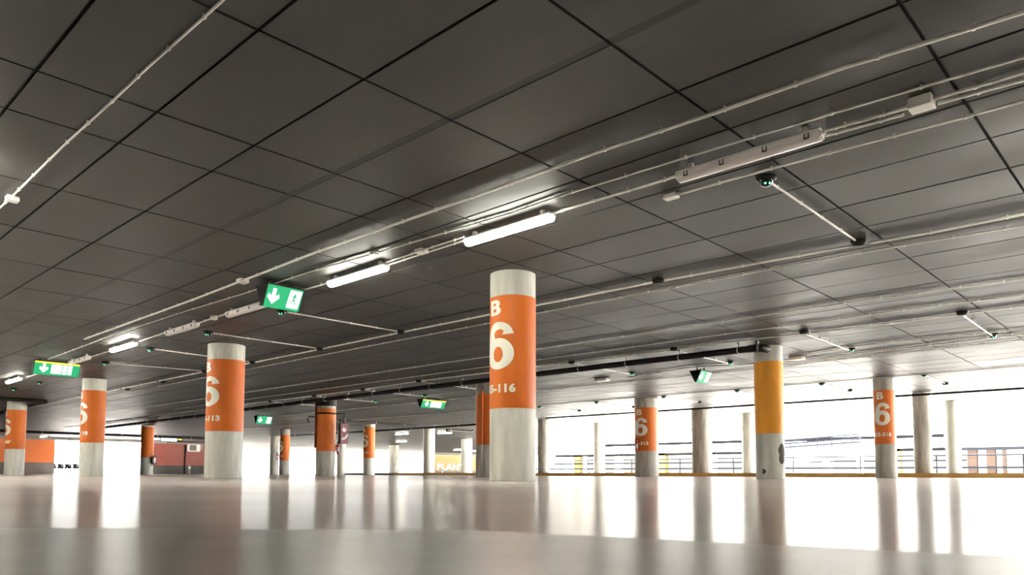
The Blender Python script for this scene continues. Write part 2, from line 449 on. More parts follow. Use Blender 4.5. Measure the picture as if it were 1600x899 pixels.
add('c13', (744, 778, 597.4, 609, 695), 'plain orange column with a pipe, half hidden behind the nearest column', None, low='column_dark')
add('c15', (840, 858.5, 656, 0, 0), 'bare grey column on the kerb just right of the nearest orange column', None, low='column_dark', base=0.18)
add('c16', (927.5, 945, 661, 0, 0), 'bare pale column on the outer row between the nearest column and B 6 -313', None, base=0.18)
add('c17', (991, 1028, 622, 638, 705), 'orange B 6 column with 313 and a fire extinguisher hung on it', '312-313', low='column_dark')
add('c18', (1080, 1111.6, 638.6, 0, 0), 'broad bare grey column below the green exit sign at right', None, low='column_dark', base=0.18)
add('c19', (1158, 1182, 646, 0, 0), 'bare pale column partly hidden behind the plain amber-banded column', None, base=0.18)
add('c20', (1177, 1222.5, 539, 562, 677.6), 'plain amber-banded column without writing, dark scrape near its foot', None, paint='amber')
add('c21', (1363, 1397.5, 590.7, 610, 694), 'rightmost orange-banded column reading B 6 and 316', '315-316', low='column_dark')
add('c22', (1424.5, 1453.5, 613.4, 0, 0), 'bare grey column with dark foot right of the rightmost orange B 6 column', None, low='column_dark', base=0.18)
add('c23', (1475, 1499, 626.7, 0, 0), 'rightmost bare pale column on the outer row', None, base=0.18)
# details fixed to single columns
o, R, p = COL['c20']
def scrape(o, R, ang, z, w, h):
    bm = outline_mesh([[(w * math.cos(t) * (1 + 0.16 * math.sin(5 * t + 1)), h * math.sin(t) * (1 + 0.1 * math.cos(3 * t))) for t in [2 * PI * i / 30 for i in range(30)]]], 0.002)
    for v in bm.verts: v.co.y += z
    obj('scrape_mark', wrap(bm, R + 0.001, ang), M['stain'], o, smooth=False)
aview = math.atan2(-p.y, -p.x)
scrape(o, R, aview + 0.95, 0.66, 0.13, 0.27)
scrape(o, R, aview - 0.45, 0.2, 0.05, 0.07)
o, R, p = COL['c13']; aview = math.atan2(-p.y, -p.x)
bm = bmesh.new(); a = aview - 0.42; c = Vector(((R + 0.05) * math.cos(a), (R + 0.05) * math.sin(a), 0))
tube(bm, [c + Vector((0, 0, 0.0)), c + Vector((0, 0, 1.19))], 0.05, 12, mi=1); tube(bm, [c + Vector((0, 0, 1.19)), c + Vector((0, 0, 3.2))], 0.05, 12, mi=0)
obj('downpipe', bm, [M['orange'], M['column_dark']], o)
o, R, p = COL['c7']; aview = math.atan2(-p.y, -p.x)
bm = bmesh.new(); a = aview - 1.25; c = Vector(((R + 0.05) * math.cos(a), (R + 0.05) * math.sin(a), 0)); tube(bm, [c + Vector((0, 0, 1.3)), c + Vector((0, 0, H))], 0.05, 10)
obj('riser_pipe', bm, M['darkred'], o)
bm = bmesh.new(); lathe(bm, [(R + 0.004, 2.84), (R + 0.035, 2.84), (R + 0.035, 2.92), (R + 0.004, 2.92)], n=40)
obj('clamp_ring', bm, M['blackpipe'], o)
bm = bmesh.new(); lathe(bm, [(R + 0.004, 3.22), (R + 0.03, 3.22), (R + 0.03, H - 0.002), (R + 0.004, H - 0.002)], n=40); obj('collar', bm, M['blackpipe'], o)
bm = bmesh.new(); a2 = aview - 1.3
tube(bm, [Vector(((R + 0.1) * math.cos(a2), (R + 0.1) * math.sin(a2), 2.72)), Vector(((R + 0.36) * math.cos(a2), (R + 0.36) * math.sin(a2), 2.72)), Vector(((R + 0.42) * math.cos(a2), (R + 0.42) * math.sin(a2), 2.6)), Vector(((R + 0.36) * math.cos(a2), (R + 0.36) * math.sin(a2), 2.46))], 0.03, 8)
obj('hook', bm, M['blackpipe'], o)

# ------------------------------------------------------------------ light fittings
def batten(lit, L=1.57, name='batten_light'):
    t = bpy.data.objects.new(name, None); C.objects.link(t); t.empty_display_size = 0.1
    # tray against the ceiling, diffuser below; local z = 0 is the ceiling
    prof = [(-0.06, -0.02), (-0.076, -0.034), (-0.076, -0.05), (0.076, -0.05), (0.076, -0.034), (0.06, -0.02)]
    bm = bmesh.new(); prism(bm, prof, (0, 1, 0), (0, 0, 1), (1, 0, 0), L, (-L / 2, 0, 0)); 
    for x in (-0.5, 0.5): box(bm, (x * L * 0.8, 0, 0.011), (0.05, 0.05, 0.07))
    obj('tray', bm, M['tray'], t, smooth=False)
    prof = [(-0.07, -0.048), (-0.072, -0.06), (-0.066, -0.095), (-0.046, -0.122), (-0.02, -0.132), (0.02, -0.132), (0.046, -0.122), (0.066, -0.095), (0.072, -0.06), (0.07, -0.048)]
    bm = bmesh.new(); prism(bm, prof, (0, 1, 0), (0, 0, 1), (1, 0, 0), L - 0.02, (-L / 2 + 0.01, 0, 0))
    obj('diffuser', bm, M['lit'] if lit else M['diffuser'], t, smooth=True)
    for s in (-1, 1):
        bm = bmesh.new(); tube(bm, [(s * (L / 2 - 0.002), 0, -0.06), (s * (L / 2 + 0.035), 0, -0.06)], 0.018, 10)
        obj('cable_gland', bm, M['tray'], t)
    if not lit:
        for s in (-0.42, -0.15, 0.15, 0.42):
            for k in (-1, 1):
                bm = bmesh.new(); y = k * 0.073
                box(bm, (s * L - 0.02, y, -0.075), (0.008, 0.008, 0.05)); box(bm, (s * L + 0.02, y, -0.075), (0.008, 0.008, 0.05)); box(bm, (s * L, y, -0.1), (0.048, 0.008, 0.01))
                obj('latch', bm, M['black'], t, smooth=False)
        for s in (-1, 1):
            bm = bmesh.new(); box(bm, (s * (L / 2 - 0.001), 0, -0.085), (0.012, 0.10, 0.05), bev=0.004); obj('end_cap', bm, M['tray'], t, smooth=False)
    return t
LIT, UNLIT = batten(True), batten(False)
used = {True: False, False: False}
def place_batten(p, lit, label, rz=0.0, group='batten lights along the near lamp row'):
    src = LIT if lit else UNLIT
    o = src if not used[lit] else copy_tree(src)
    used[lit] = True
    o.location = (p.x, p.y, H - 0.045); o.rotation_euler = (0, 0, rz)
    return tag(o, label, 'light fitting', group)
def mid(a, b, z=H - 0.1): return (at(*a, z) + at(*b, z)) / 2
YL = 7.16
def row(a, b): v = mid(a, b); v.y = YL; return v
place_batten(row((1285, 213), (1063, 274)), False, 'unlit batten light, the large nearest one at upper right')
place_batten(row((860, 337), (727, 375)), True, 'longest lit batten light, above and left of the nearest orange column')
place_batten(row((603, 414), (512, 443)), True, 'lit batten light between the large green exit sign and the nearest column')
place_batten(row((401, 475), (367, 489)), False, 'unlit batten light half hidden behind the large green exit sign')
place_batten(row((308, 507), (262, 520)), False, 'unlit batten light above the B 6 column marked 113')
place_batten(row((218, 535), (179, 549)), True, 'lit batten light right of the yellow-striped sign, above the 110 column')
place_batten(row((143, 559), (118, 567)), False, 'unlit batten light touching the yellow-striped exit sign')
place_batten(row((42, 590), (18, 599)), True, 'farthest lit batten light of the near row, left of the yellow-striped sign')
# unseen lamps beyond the frame, nearly all added to brighten ceiling and columns
for i, x in enumerate((-10.2, -13.8, -17.4, -21.0, -24.6, -28.2)):  # first lamp accounts for the glow at the left edge; others are added fill
    place_batten(Vector((x, 1.75, 0)), True, '%s unseen lit batten light added just outside the left edge' % ORD[i], group='added batten lights beyond the frame')
for i, (x, y) in enumerate(((-31.8, 1.75), (-35.4, 1.75), (-39.0, 1.75), (-27.0, 4.2), (-30.6, 4.2), (-34.2, 4.2), (-37.8, 5.0), (-41.4, 5.0))):
    place_batten(Vector((x, y, 0)), True, '%s unseen lit batten light added farther off outside the left edge' % ORD[i], group='added batten lights beyond the frame')
for i, x in enumerate((-15.0, -18.6, -22.2, -25.8, -29.4, -33.0)):
    place_batten(Vector((x, -1.8, 0)), True, '%s unseen lit batten light added in a second row outside the left edge' % ORD[i], group='added batten lights beyond the frame')
place_batten(Vector((3.2, YL, 0)), True, 'unseen lit batten light added to the near row beyond the right edge', group='added batten lights beyond the frame')
for i, (x, y) in enumerate(((-0.1, 9.7), (3.4, 9.7), (-0.4, 13.4), (-0.6, 14.6), (-1.0, 19.8), (-0.9, 22.9), (-1.4, 25.4), (-1.8, 29.2), (3.6, 13.4), (3.6, 19.8))):  # a ceiling shadow implies one lamp here; the rest are added fill
    place_batten(Vector((x, y, 0)), True, '%s unseen lit batten light added over the aisle beyond the right edge' % ORD[i], group='added batten lights beyond the frame')
far_l = [((60, 682), (76, 682), 'lit distant lamp over the orange wall at far left'), ((688, 676), (702, 677), 'lit distant lamp right of the bare column beside the PLANTA wall'),
         ((622, 678), (634, 678), 'lit distant lamp left of the bare column beside the PLANTA wall'), ((622, 690), (632, 690), 'lower lit distant lamp above the shortest bare grey column'),
         ((711, 703), (720, 703), 'lit distant lamp just above the PLANTA wall'), ((738, 705), (744, 705), 'small lit lamp at the right end of the PLANTA wall')]
for a, b, lb in far_l:
    p = (at(*a, H - 0.1) + at(*b, H - 0.1)) / 2
    place_batten(p, True, lb, group='distant lit lamps')

# ------------------------------------------------------------------ conduits with clips
def along(pts, step, start=0.2):
    out = []; d = start; acc = 0
    for a, b in zip(pts, pts[1:]):
        L = (b - a).length
        while d <= acc + L:
            out.append((a + (b - a) * ((d - acc) / L), (b - a).normalized())); d += step
        acc += L
    return out
def conduit(name, label, pix, r=0.0125, step=0.6, sag=None, mat_='conduit', clip=True, cat='conduit', group='conduits on the ceiling', world=None, limit=90, z=None, gaps=()):
    zc = (H - r - 0.012) if z is None else z
    pts = [Vector(p) for p in world] if world else [at(x, y, zc) for x, y in pix]
    for p in pts: p.z = zc
    q0_ = pts[0].copy(); pts = sorted(pts, key=lambda p: (p - q0_).length)
    o = thing(name, label, cat, pts[0], 0, group)
    L = [p - pts[0] for p in pts]
    G = sorted((g - pts[0]).to_2d().length for g in gaps)
    T = (L[-1]).length; cuts = []; s0 = 0.0
    for g in G:
        if g - 0.108 > s0 + 0.05: cuts.append((s0, g - 0.108))
        s0 = g + 0.108
    cuts.append((s0, T))
    for ca, cb in cuts:
        seg = [p for p in L if ca < p.length < cb]
        def pt(d):
            for a_, b_ in zip(L, L[1:]):
                if b_.length >= d - 1e-6:
                    k = (d - a_.length) / max(1e-6, b_.length - a_.length); return a_ + (b_ - a_) * k
            return L[-1]
        bm = bmesh.new(); tube(bm, [pt(ca)] + [p for p in seg if p.length - ca > 0.02 and cb - p.length > 0.02] + [pt(cb)], r, 10); obj('pipe', bm, M[mat_], o)
    if clip:
        bmc = bmesh.new(); h = H - zc
        box(bmc, (0, 0, (h) / 2 + 0.0), (0.02, 0.028, h), bev=0.003)
        tube(bmc, [(-0.011, 0, 0), (0.011, 0, 0)], r + 0.006, 10)
        first = None; n = 0
        for p, d in along(L, step):
            if n >= limit: break
            if any(abs(p.length - g) < 0.16 for g in G): continue
            if first is None: c = first = obj('clip', bmc, M[mat_], o)
            else: c = first.copy(); C.objects.link(c); c.parent = o
            c.location = p; c.rotation_euler = (0, 0, math.atan2(d.y, d.x)); n += 1
        if first is None: bmc.free()
    return o
def ext(a, b, far):   # straight continuation of the line a-b (pixels on the ceiling) to X = far
    p, q = at(*a), at(*b); t = (far - p.x) / (q.x - p.x); return p + (q - p) * t
def poly(pix, far=None, near=None, z=H - 0.03):
    P = [at(x, y, z) for x, y in pix]
    if far is not None: P.append(Vector((far, P[-1].y, z)))
    if near is not None: P.insert(0, Vector((near, P[0].y, z)))
    return P
conduit('conduit', 'thick grey conduit crossing the whole ceiling from the upper right corner', None, 0.019, 0.66, world=poly([(1600, 18), (1460, 62), (1318, 105), (1115, 177), (940, 235), (735, 309), (510, 388), (375, 440), (300, 469), (132, 530)], near=3.0), gaps=[at(379, 439, H - 0.03)])
conduit('conduit', 'thin grey conduit just above the row of batten lights', None, 0.012, 0.75, world=poly([(1598, 91), (1322, 172), (1205, 207), (1012, 265), (867, 310), (798, 334), (585, 397), (485, 425), (385, 458), (300, 484), (180, 523), (75, 562)], near=3.0), gaps=[at(585, 397, H - 0.03)])
conduit('conduit', 'upper of two conduits leaving the square box toward the right edge', None, 0.015, 0.45, world=poly([(1598, 115), (1457, 156)], near=2.0, z=H - 0.032))
conduit('conduit', 'lower of two conduits leaving the square box toward the right edge', None, 0.018, 0.45, world=poly([(1598, 125), (1465, 162)], near=2.0, z=H - 0.032))
conduit('conduit', 'short upper conduit between the square box and the unlit light', None, 0.015, 0.35, world=poly([(1418, 169), (1290, 205)], z=H - 0.032))
conduit('conduit', 'short lower conduit between the square box and the unlit light', None, 0.018, 0.4, world=poly([(1412, 179), (1290, 212)], z=H - 0.032))
conduit('conduit', 'conduit joining the unlit nearest light and the longest lit light', None, 0.018, 0.5, world=poly([(1063, 274), (860, 335)], z=H - 0.035))
conduit('conduit', 'upper conduit joining the two lit lights left of the nearest column', None, 0.014, 0.5, world=poly([(725, 371), (603, 411)], z=H - 0.035), gaps=[at(658, 395, H - 0.05)])
conduit('conduit', 'lower conduit joining the two lit lights left of the nearest column', None, 0.014, 0.6, world=poly([(725, 377), (603, 416)], z=H - 0.035), gaps=[at(658, 397, H - 0.05)])
conduit('conduit', 'conduit running behind the large green exit sign to the lit light', None, 0.016, 0.6, world=poly([(512, 443), (405, 474)], z=H - 0.035))
conduit('conduit', 'conduit with unlit lights between the large green sign and the 113 column', None, 0.016, 0.6, world=poly([(366, 487), (308, 506)], z=H - 0.035), gaps=[at(334, 497, H - 0.05)])
conduit('conduit', 'conduit joining the unlit light above 113 and the lit light beyond', None, 0.016, 0.6, world=poly([(262, 519), (218, 534)], z=H - 0.035))
conduit('conduit', 'conduit of the lamp row between lit light and yellow-striped sign', None, 0.016, 0.6, world=poly([(179, 547), (143, 558)], z=H - 0.035))
conduit('conduit', 'farthest conduit of the lamp row left of the yellow-striped sign', None, 0.016, 0.6, world=poly([(118, 566), (42, 590)], z=H - 0.035))
conduit('conduit', 'conduit below the unlit nearest light, ending in a small white box', None, 0.014, 0.62, world=poly([(1598, 159), (1428, 205), (1325, 232), (1150, 279), (1062, 304)], near=3.0))
conduit('conduit', 'thin grey conduit at upper left running to the left edge', None, 0.011, 0.62, world=poly([(350, 0), (230, 107), (180, 155), (100, 228), (17, 310)], near=-2.0, far=-16), gaps=[at(19, 311, H - 0.03)])
P3 = [(1341, 380), (1028, 440), (627, 520), (500, 546), (395, 567), (320, 581), (255.5, 597.5), (199, 609)]
P5 = [(1503, 490), (1256, 520), (1053, 546), (893, 567), (654, 596), (567, 609), (491, 619), (423, 627.6)]
p3 = [at(x, y, H - 0.04) for x, y in P3]; p5 = [at(x, y, H - 0.04) for x, y in P5]
conduit('conduit', 'grey conduit with dark round junctions passing behind the nearest column', None, 0.019, 0.9, world=poly([(1598, 335), (1440, 366), (1345, 382), (1028, 440), (845, 476), (764, 492), (625, 520), (500, 546), (395, 567), (320, 581)], near=2, far=-46), gaps=p3)
conduit('conduit', 'thin clipped conduit just below the one with dark round junctions', None, 0.012, 0.62, world=poly([(1598, 354), (1372, 391), (1234, 416), (1003, 459), (840, 490), (763, 506), (600, 537)], near=2, far=-30))
conduit('conduit', 'upper thin conduit reaching the right edge above the second junction line', None, 0.013, 0.66, world=poly([(1599, 437), (1353, 470), (1243, 486), (1100, 508), (840, 546), (763, 558), (690, 568)], near=1, far=-40))
conduit('conduit', 'lower thin conduit reaching the right edge above the second junction line', None, 0.012, 0.66, world=poly([(1599, 463), (1480, 476), (1300, 501), (1139, 522), (840, 563)], near=1, far=-40))
conduit('conduit', 'second conduit line with dark junctions, above the thick black pipe', None, 0.02, 0.9, world=poly([(1599, 478), (1503, 491), (1300, 517), (1256, 521), (1100, 540), (1053, 547), (893, 567), (840, 573), (760, 583), (654, 596), (567, 609), (491, 619), (423, 627)], near=1, far=-62), gaps=p5)
conduit('conduit', 'topmost of three close conduits at right beyond the amber column', None, 0.016, 0.6, world=poly([(1600, 515), (1401, 533.5), (1344, 540), (1250, 557)], near=1))
conduit('conduit', 'middle of three close conduits at right beyond the amber column', None, 0.02, 0.6, world=poly([(1599, 522), (1300, 557), (1225, 566), (1077, 574), (981, 590)], near=1))
conduit('conduit', 'lowest of three close conduits at right beyond the amber column', None, 0.014, 0.7, world=poly([(1599, 531), (1300, 563), (1225, 573)], near=1, far=-40))
conduit('conduit', 'far conduit line over the rightmost orange B 6 column', None, 0.018, 1.2, world=[(0, 27.6, 0), (-60, 27.6, 0)])

# junction boxes on the conduits
def jbox(name, label, p, s=(0.14, 0.12, 0.08), group='white junction boxes'):
    o = thing(name, label, 'junction box', (p.x, p.y, H), 0, group)
    bm = bmesh.new(); box(bm, (0, 0, -s[2] * 0.35), (s[0], s[1], s[2] * 0.7), bev=0.005); obj('housing', bm, M['box'], o, smooth=False)
    bm = bmesh.new(); box(bm, (0, 0, -s[2] * 0.86), (s[0] * 1.04, s[1] * 1.04, s[2] * 0.28), bev=0.006); obj('lid', bm, M['box'], o, smooth=False)
    for k in (-1, 1):
        bm = bmesh.new(); tube(bm, [(k * s[0] * 0.48, 0, -s[2] * 0.4), (k * (s[0] * 0.5 + 0.03), 0, -s[2] * 0.4)], 0.02, 10); obj('gland', bm, M['box'], o)
    return o
jbox('junction_box', 'largest white junction box right of the unlit nearest light', at(1440, 167, H - 0.08), (0.19, 0.16, 0.1))
jbox('junction_box', 'small flat white box ending a conduit below the unlit nearest light', at(1049, 307, H - 0.03), (0.17, 0.10, 0.06))
jbox('junction_box', 'white junction box between the two lit lights', at(658, 395, H - 0.05), (0.17, 0.15, 0.06))
jbox('junction_box', 'white junction box on the upper left conduit in the glow', at(19, 311, H - 0.03), (0.13, 0.13, 0.06))
jbox('junction_box', 'white junction box just left of the large green exit sign', at(379, 439, H - 0.03), (0.17, 0.16, 0.07))
jbox('junction_box', 'small junction box on the thin conduit above a lit light', at(585, 397, H - 0.03), (0.10, 0.1, 0.05))
jbox('junction_box', 'white junction box at the far end beside the amber column', at(1245, 560, H - 0.04), (0.4, 0.22, 0.09))
jbox('junction_box', 'small junction box on the lamp row left of the large green sign', at(334, 497, H - 0.05), (0.12, 0.12, 0.09))
jbox('junction_box', 'white box on the ceiling left of the green exit sign at right', at(941, 594, H - 0.05), (0.5, 0.25, 0.1))

# round junctions and parking sensors
def puck():
    t = bpy.data.objects.new('junction_puck', None); C.objects.link(t)
    bm = bmesh.new(); lathe(bm, [(0.105, 0), (0.105, -0.03), (0.095, -0.04), (0.095, -0.055)], n=24); obj('base', bm, M['black'], t)
    bm = bmesh.new(); lathe(bm, [(0.085, -0.055), (0.085, -0.075), (0.05, -0.085), (0, -0.087)], n=24); obj('cap', bm, M['black'], t)
    return t
def sensor():
    t = bpy.data.objects.new('parking_sensor', None); C.objects.link(t)
    bm = bmesh.new(); lathe(bm, [(0.11, 0), (0.115, -0.025), (0.085, -0.045)], n=24); obj('base', bm, M['black'], t)
    bm = bmesh.new(); lathe(bm, [(0.082, -0.045), (0.075, -0.075), (0.045, -0.105), (0, -0.115)], n=24); obj('dome', bm, M['lens'], t)
    for a in (-0.5, 0.35):
        bm = bmesh.new(); bmesh.ops.create_uvsphere(bm, u_segments=8, v_segments=6, radius=0.013, matrix=Matrix.Translation((0.058 * math.cos(-0.8 + a), 0.058 * math.sin(-0.8 + a), -0.088))); obj('indicator_light', bm, M['led'], t)
    return t
PUCK, SENS = puck(), sensor(); up_ = {'p': False, 's': False}
def place_puck(p, label, group='round black junctions on the conduits'):
    o = PUCK if not up_['p'] else copy_tree(PUCK); up_['p'] = True
    o.location = (p.x, p.y, H); return tag(o, label, 'junction', group)
def place_sensor(p, label, group):
    o = SENS if not up_['s'] else copy_tree(SENS); up_['s'] = True
    o.location = (p.x, p.y, H); return tag(o, label, 'parking sensor', group)
def branch(a, b, label, r=0.014, z=None):
    return conduit('branch_conduit', label, None, r, 0.7, z=z, world=[a, b], group='branch conduits to the sensors')
for i, p in enumerate(p3): place_puck(p, '%s round black junction from the right on the first junction conduit' % ORD[i])
S3 = [((1197, 285), 0), ((440, 489), 2), ((325, 522), 3), ((235, 547), 4), ((165, 569), 5), ((62, 599), None), ((22, 609), None)]
slab = ['dark parking sensor with green light below the unlit nearest light', 'dark parking sensor with green light just under the large green exit sign',
        'dark parking sensor right above the 113 column', 'dark parking sensor between the 113 column and the lit light', 'dark parking sensor above the 110 column',
        'dark parking sensor just left and below the yellow-striped sign', 'leftmost dark parking sensor of the near row']
for (px, k), lb in zip(S3, slab):
    s = at(px[0], px[1], H - 0.06); place_sensor(s, lb, 'parking sensors')
    if k is not None: branch(Vector((s.x, s.y + 0.125, 0)), Vector((p3[k].x, p3[k].y - 0.125, 0)), 'branch conduit of ' + lb.replace('dark ', 'the ').replace(' with green light', ''))
for i, (x, y) in enumerate(P5):
    p = at(x, y, H - 0.04); place_puck(p, '%s round black junction from the right on the second junction conduit' % ORD[i])
    s = Vector((p.x - 0.05, p.y + 3.3, 0))
    lb = '%s dark parking sensor from the right beyond the black pipe' % ORD[i]
    place_sensor(s, lb, 'parking sensors')
    branch(Vector((p.x, p.y + 0.125, 0)), Vector((s.x, s.y - 0.125, 0)), 'branch conduit to the ' + lb.replace('dark parking ', ''), z=H - 0.066)
P7 = [((1444, 588), (1477.5, 601)), ((1284, 601.5), (1328, 611.5)), ((1152, 612), (1196, 621)), ((1037, 621.5), (1093, 629.5)), ((932, 630), (990, 637)), ((843, 637.5), (905, 643))]
for i, (a, b) in enumerate(P7):
    p, q = at(*a, H - 0.06), at(*b, H - 0.06)
    place_sensor(p, '%s parking sensor from the right in the farthest row by the daylight' % ORD[i], 'parking sensors')
    place_puck(q, '%s round black junction from the right nearest the open side' % ORD[i])
    branch(p + (q - p).normalized() * 0.13, q - (q - p).normalized() * 0.13, '%s branch conduit from the right nearest the open side' % ORD[i])

# ------------------------------------------------------------------ black pipes under the ceiling
def hung_pipe(label, pts, r, step=2.2, elbow=False, mat_='blackpipe', drop=0.15, group='black pipes under the ceiling', start=0.4):
    z = H - drop
    pts = [Vector((p[0], p[1], z)) for p in pts]
    o = thing('drain_pipe', label, 'pipe', pts[0], 0, group)
    L = [p - pts[0] for p in pts]
    bm = bmesh.new(); tube(bm, L, r, 16); obj('pipe', bm, M[mat_], o)
    first = None
    for p, d in along(L, step, start):
        bm = bmesh.new()
        tube(bm, [(-0.018, 0, 0), (0.018, 0, 0)], r + 0.012, 16); tube(bm, [(0, 0, r), (0, 0, drop)], 0.012, 6); box(bm, (0, 0, drop - 0.008), (0.07, 0.05, 0.016))
        if first is None: c = first = obj('hanger', bm, M['steel'], o)
        else: bm.free(); c = first.copy(); C.objects.link(c); c.parent = o
        c.location = p; c.rotation_euler = (0, 0, math.atan2(d.y, d.x))
    return o, L
zp = H - 0.17
P = [at(x, y, zp) for x, y in ((1181, 546), (1100, 555), (979, 568), (840, 584), (743, 596), (640, 609), (540, 621), (484, 629), (380, 641), (321, 651), (167, 671))]
ypipe = 18.12
P = [Vector((p.x, ypipe, 0)) for p in P[:8]] + [Vector((p.x, ypipe + (i + 1) * 0.25, 0)) for i, p in enumerate(P[8:])]
o, L = hung_pipe('thick black pipe hung under the ceiling, ending at the amber column', P, 0.085, 1.75, drop=0.17)
bm = bmesh.new(); e0 = L[0]
tube(bm, [e0 + Vector((-0.12, 0, 0)), e0 + Vector((0.08, 0, 0)), e0 + Vector((0.18, 0.05, 0.0)), e0 + Vector((0.22, 0.2, 0.0)), e0 + Vector((0.22, 0.34, 0.0))], 0.1, 16); obj('elbow', bm, M['blackpipe'], o)
bm = bmesh.new(); tube(bm, [e0 + Vector((0.1, -0.02, 0)), e0 + Vector((0.14, 0, 0))], 0.125, 16); box(bm, e0 + Vector((0.12, 0, 0.13)), (0.05, 0.07, 0.09)); obj('clamp', bm, M['steel'], o)
hung_pipe('thin dark pipe running along the top of the open daylight side', [(5, 34.0, 0), (-28.5, 33.4, 0)], 0.045, 3.2, drop=0.12)
zq = H - 0.15
a, b, c = at(-30, 621, zq), at(72, 628, zq), at(-60, 655, zq)
hung_pipe('black pipe crossing the top of the 107 column', [a, Vector((b.x, b.y, 0))], 0.09, 2.5)
hung_pipe('black pipe running away from the pipe over the 107 column', [Vector((b.x - 0.1, b.y, 0)), Vector((c.x, b.y + 0.6, 0))], 0.09, 2.5)
XQ = at(150, 679, zq).x
hung_pipe('far black pipe crossing the ceiling behind the 110 column', [Vector((XQ, at(-20, 674, zq).y, 0)), Vector((XQ, at(322, 685, zq).y, 0))], 0.12, 3.0)
a, b, c = at(531, 657.5, zq), at(650, 666, zq), at(764, 662.5, zq)
hung_pipe('black pipe from the maroon sign toward the bare column beside PLANTA', [a, b], 0.07, 2.5)
hung_pipe('black pipe from behind the nearest column toward the small 6 column', [c, at(590, 673.5, zq), at(455, 681, zq)], 0.07, 2.5)
a, b = at(698, 672.5, zq), at(736, 675, zq)
o, L = hung_pipe('short black pipe with upturned end above the PLANTA wall', [a, b], 0.1, 3.0)
bm = bmesh.new(); tube(bm, [L[-1] + Vector((0, -0.05, 0)), L[-1] + Vector((0, 0.12, 0.02)), L[-1] + Vector((0, 0.18, 0.14))], 0.1, 12); obj('elbow', bm, M['blackpipe'], o)

# ------------------------------------------------------------------ exit signs
ARROW = [(-0.018, 0.075), (0.018, 0.075), (0.018, -0.005), (0.05, 0.025), (0.06, -0.012), (0.0, -0.075), (-0.06, -0.012), (-0.05, 0.025), (-0.018, -0.005)]
MAN = [(-0.010, 0.060), (0.012, 0.062), (0.012, 0.042), (0.03, 0.02), (0.024, 0.012), (0.006, 0.026), (0.004, 0.0), (0.022, -0.03), (0.018, -0.062), (0.006, -0.062), (0.008, -0.034), (-0.008, -0.012),
       (-0.018, -0.036), (-0.036, -0.046), (-0.04, -0.036), (-0.026, -0.026), (-0.014, 0.01), (-0.012, 0.026), (-0.026, 0.014), (-0.034, 0.02), (-0.016, 0.042)]
def exit_sign(label, p, width, height, style, top_half=0.2, drop=0.06):
    """wedge housing hung under the ceiling, long side along Y, lit faces toward +X and -X"""
    o = thing('exit_sign', label, 'exit sign', (p.x, p.y, H), 0, 'lit exit signs')
    z1, z0 = -drop, -drop - height
    zr = 0.03
    # housing: triangular end plates, top cover and spine
    bm = bmesh.new()
    box(bm, (0, 0, z1 + 0.012), (2 * top_half + 0.03, width + 0.03, 0.03), bev=0.004)
    for k in (-1, 1):
        prism(bm, [(-top_half, z1), (top_half, z1), (zr, z0), (-zr, z0)], (1, 0, 0), (0, 0, 1), (0, k, 0), 0.015, (0, k * width / 2, 0))
    obj('housing', bm, M['black'], o, smooth=False)
    bm = bmesh.new(); 
    for k in (-0.36, 0.3): tube(bm, [(0, k * width, 0), (0, k * width, -drop)], 0.018, 8)
    box(bm, (0, -0.03 * width, -drop + 0.006), (0.3, width * 0.9, 0.02)); obj('mounting_bracket', bm, M['black'], o, smooth=False)
    for k in (1, -1):
        # face plane from (k*top_half, z1) to (k*zr, z0)
        A = Vector((k * (top_half - 0.004), 0, z1)); B = Vector((k * (zr - 0.004), 0, z0)); u = (A - B); hgt = u.length; u.normalize()
        nrm = Vector((0, k, 0)).cross(u) if k > 0 else u.cross(Vector((0, 1, 0)))
        nrm = Vector((k * abs(u.z), 0, -abs(u.x)))
        ya = Vector((0, k, 0))
        def plate(name, outline, m, off, parent):
            bm = bmesh.new(); prism(bm, outline, ya, u, nrm, 0.004, (A + B) / 2 + nrm * off); return obj(name, bm, M[m], parent, smooth=False)
        w2, h2 = width / 2 - 0.002, hgt / 2
        f = plate('lit_face', [(-w2, -h2), (w2, -h2), (w2, h2), (-w2, h2)], 'signgreen', 0.0, o)
        s = hgt / 0.19
        sc = lambda pts, dx, k=s, dy=0: [(x * k + dx, y * k + dy) for x, y in pts]
        plate('arrow', sc(ARROW, -width * 0.29, s * 0.9), 'signwhite', 0.003, f)
        if style == 'door':
            d = plate('doorway', [(width * 0.29 + x * s, y * s) for x, y in ((-0.06, -0.078), (0.05, -0.078), (0.06, 0.078), (-0.05, 0.078))], 'signwhite', 0.003, f)
            plate('running_figure', sc(MAN, width * 0.29, s * 0.8), 'signgreen', 0.006, f)
        else:
            plate('stripe', [(-w2, h2 * 0.72), (w2, h2 * 0.72), (w2, h2), (-w2, h2)], 'signyellow', 0.003, f)
            for x0, x1 in ((-0.13, 0.10), (0.125, 0.215), (0.24, 0.33)):
                plate('pictogram', [(width * x0, -h2 * 0.75), (width * x1, -h2 * 0.75), (width * x1, h2 * 0.62), (width * x0, h2 * 0.62)], 'signwhite', 0.003, f)
    return o
def sign_at(label, L_, R_, ybot, style, drop=0.09):
    a, b = at(*L_, H - drop), at(*R_, H - drop)
    x = (a.x + b.x) / 2; wd = abs(b.y - a.y); p = Vector((x - 0.05, (a.y + b.y) / 2, 0))
    d = (a + b) / 2; dep = math.hypot(d.x * -0.683, 0) + 0
    depth = (d.x * fw.x + d.y * fw.y)
    hgt = (ybot - (L_[1] + R_[1]) / 2) * depth / F
    return exit_sign(label, p, wd, hgt, style, drop=drop)
sign_at('large green exit sign with white down arrow hanging left of centre', (409, 447), (472, 455.5), 483, 'door', 0.1)
sign_at('exit sign with a yellow stripe and bright white pictograms at the left edge', (53, 564), (123, 571), 587, 'bar')
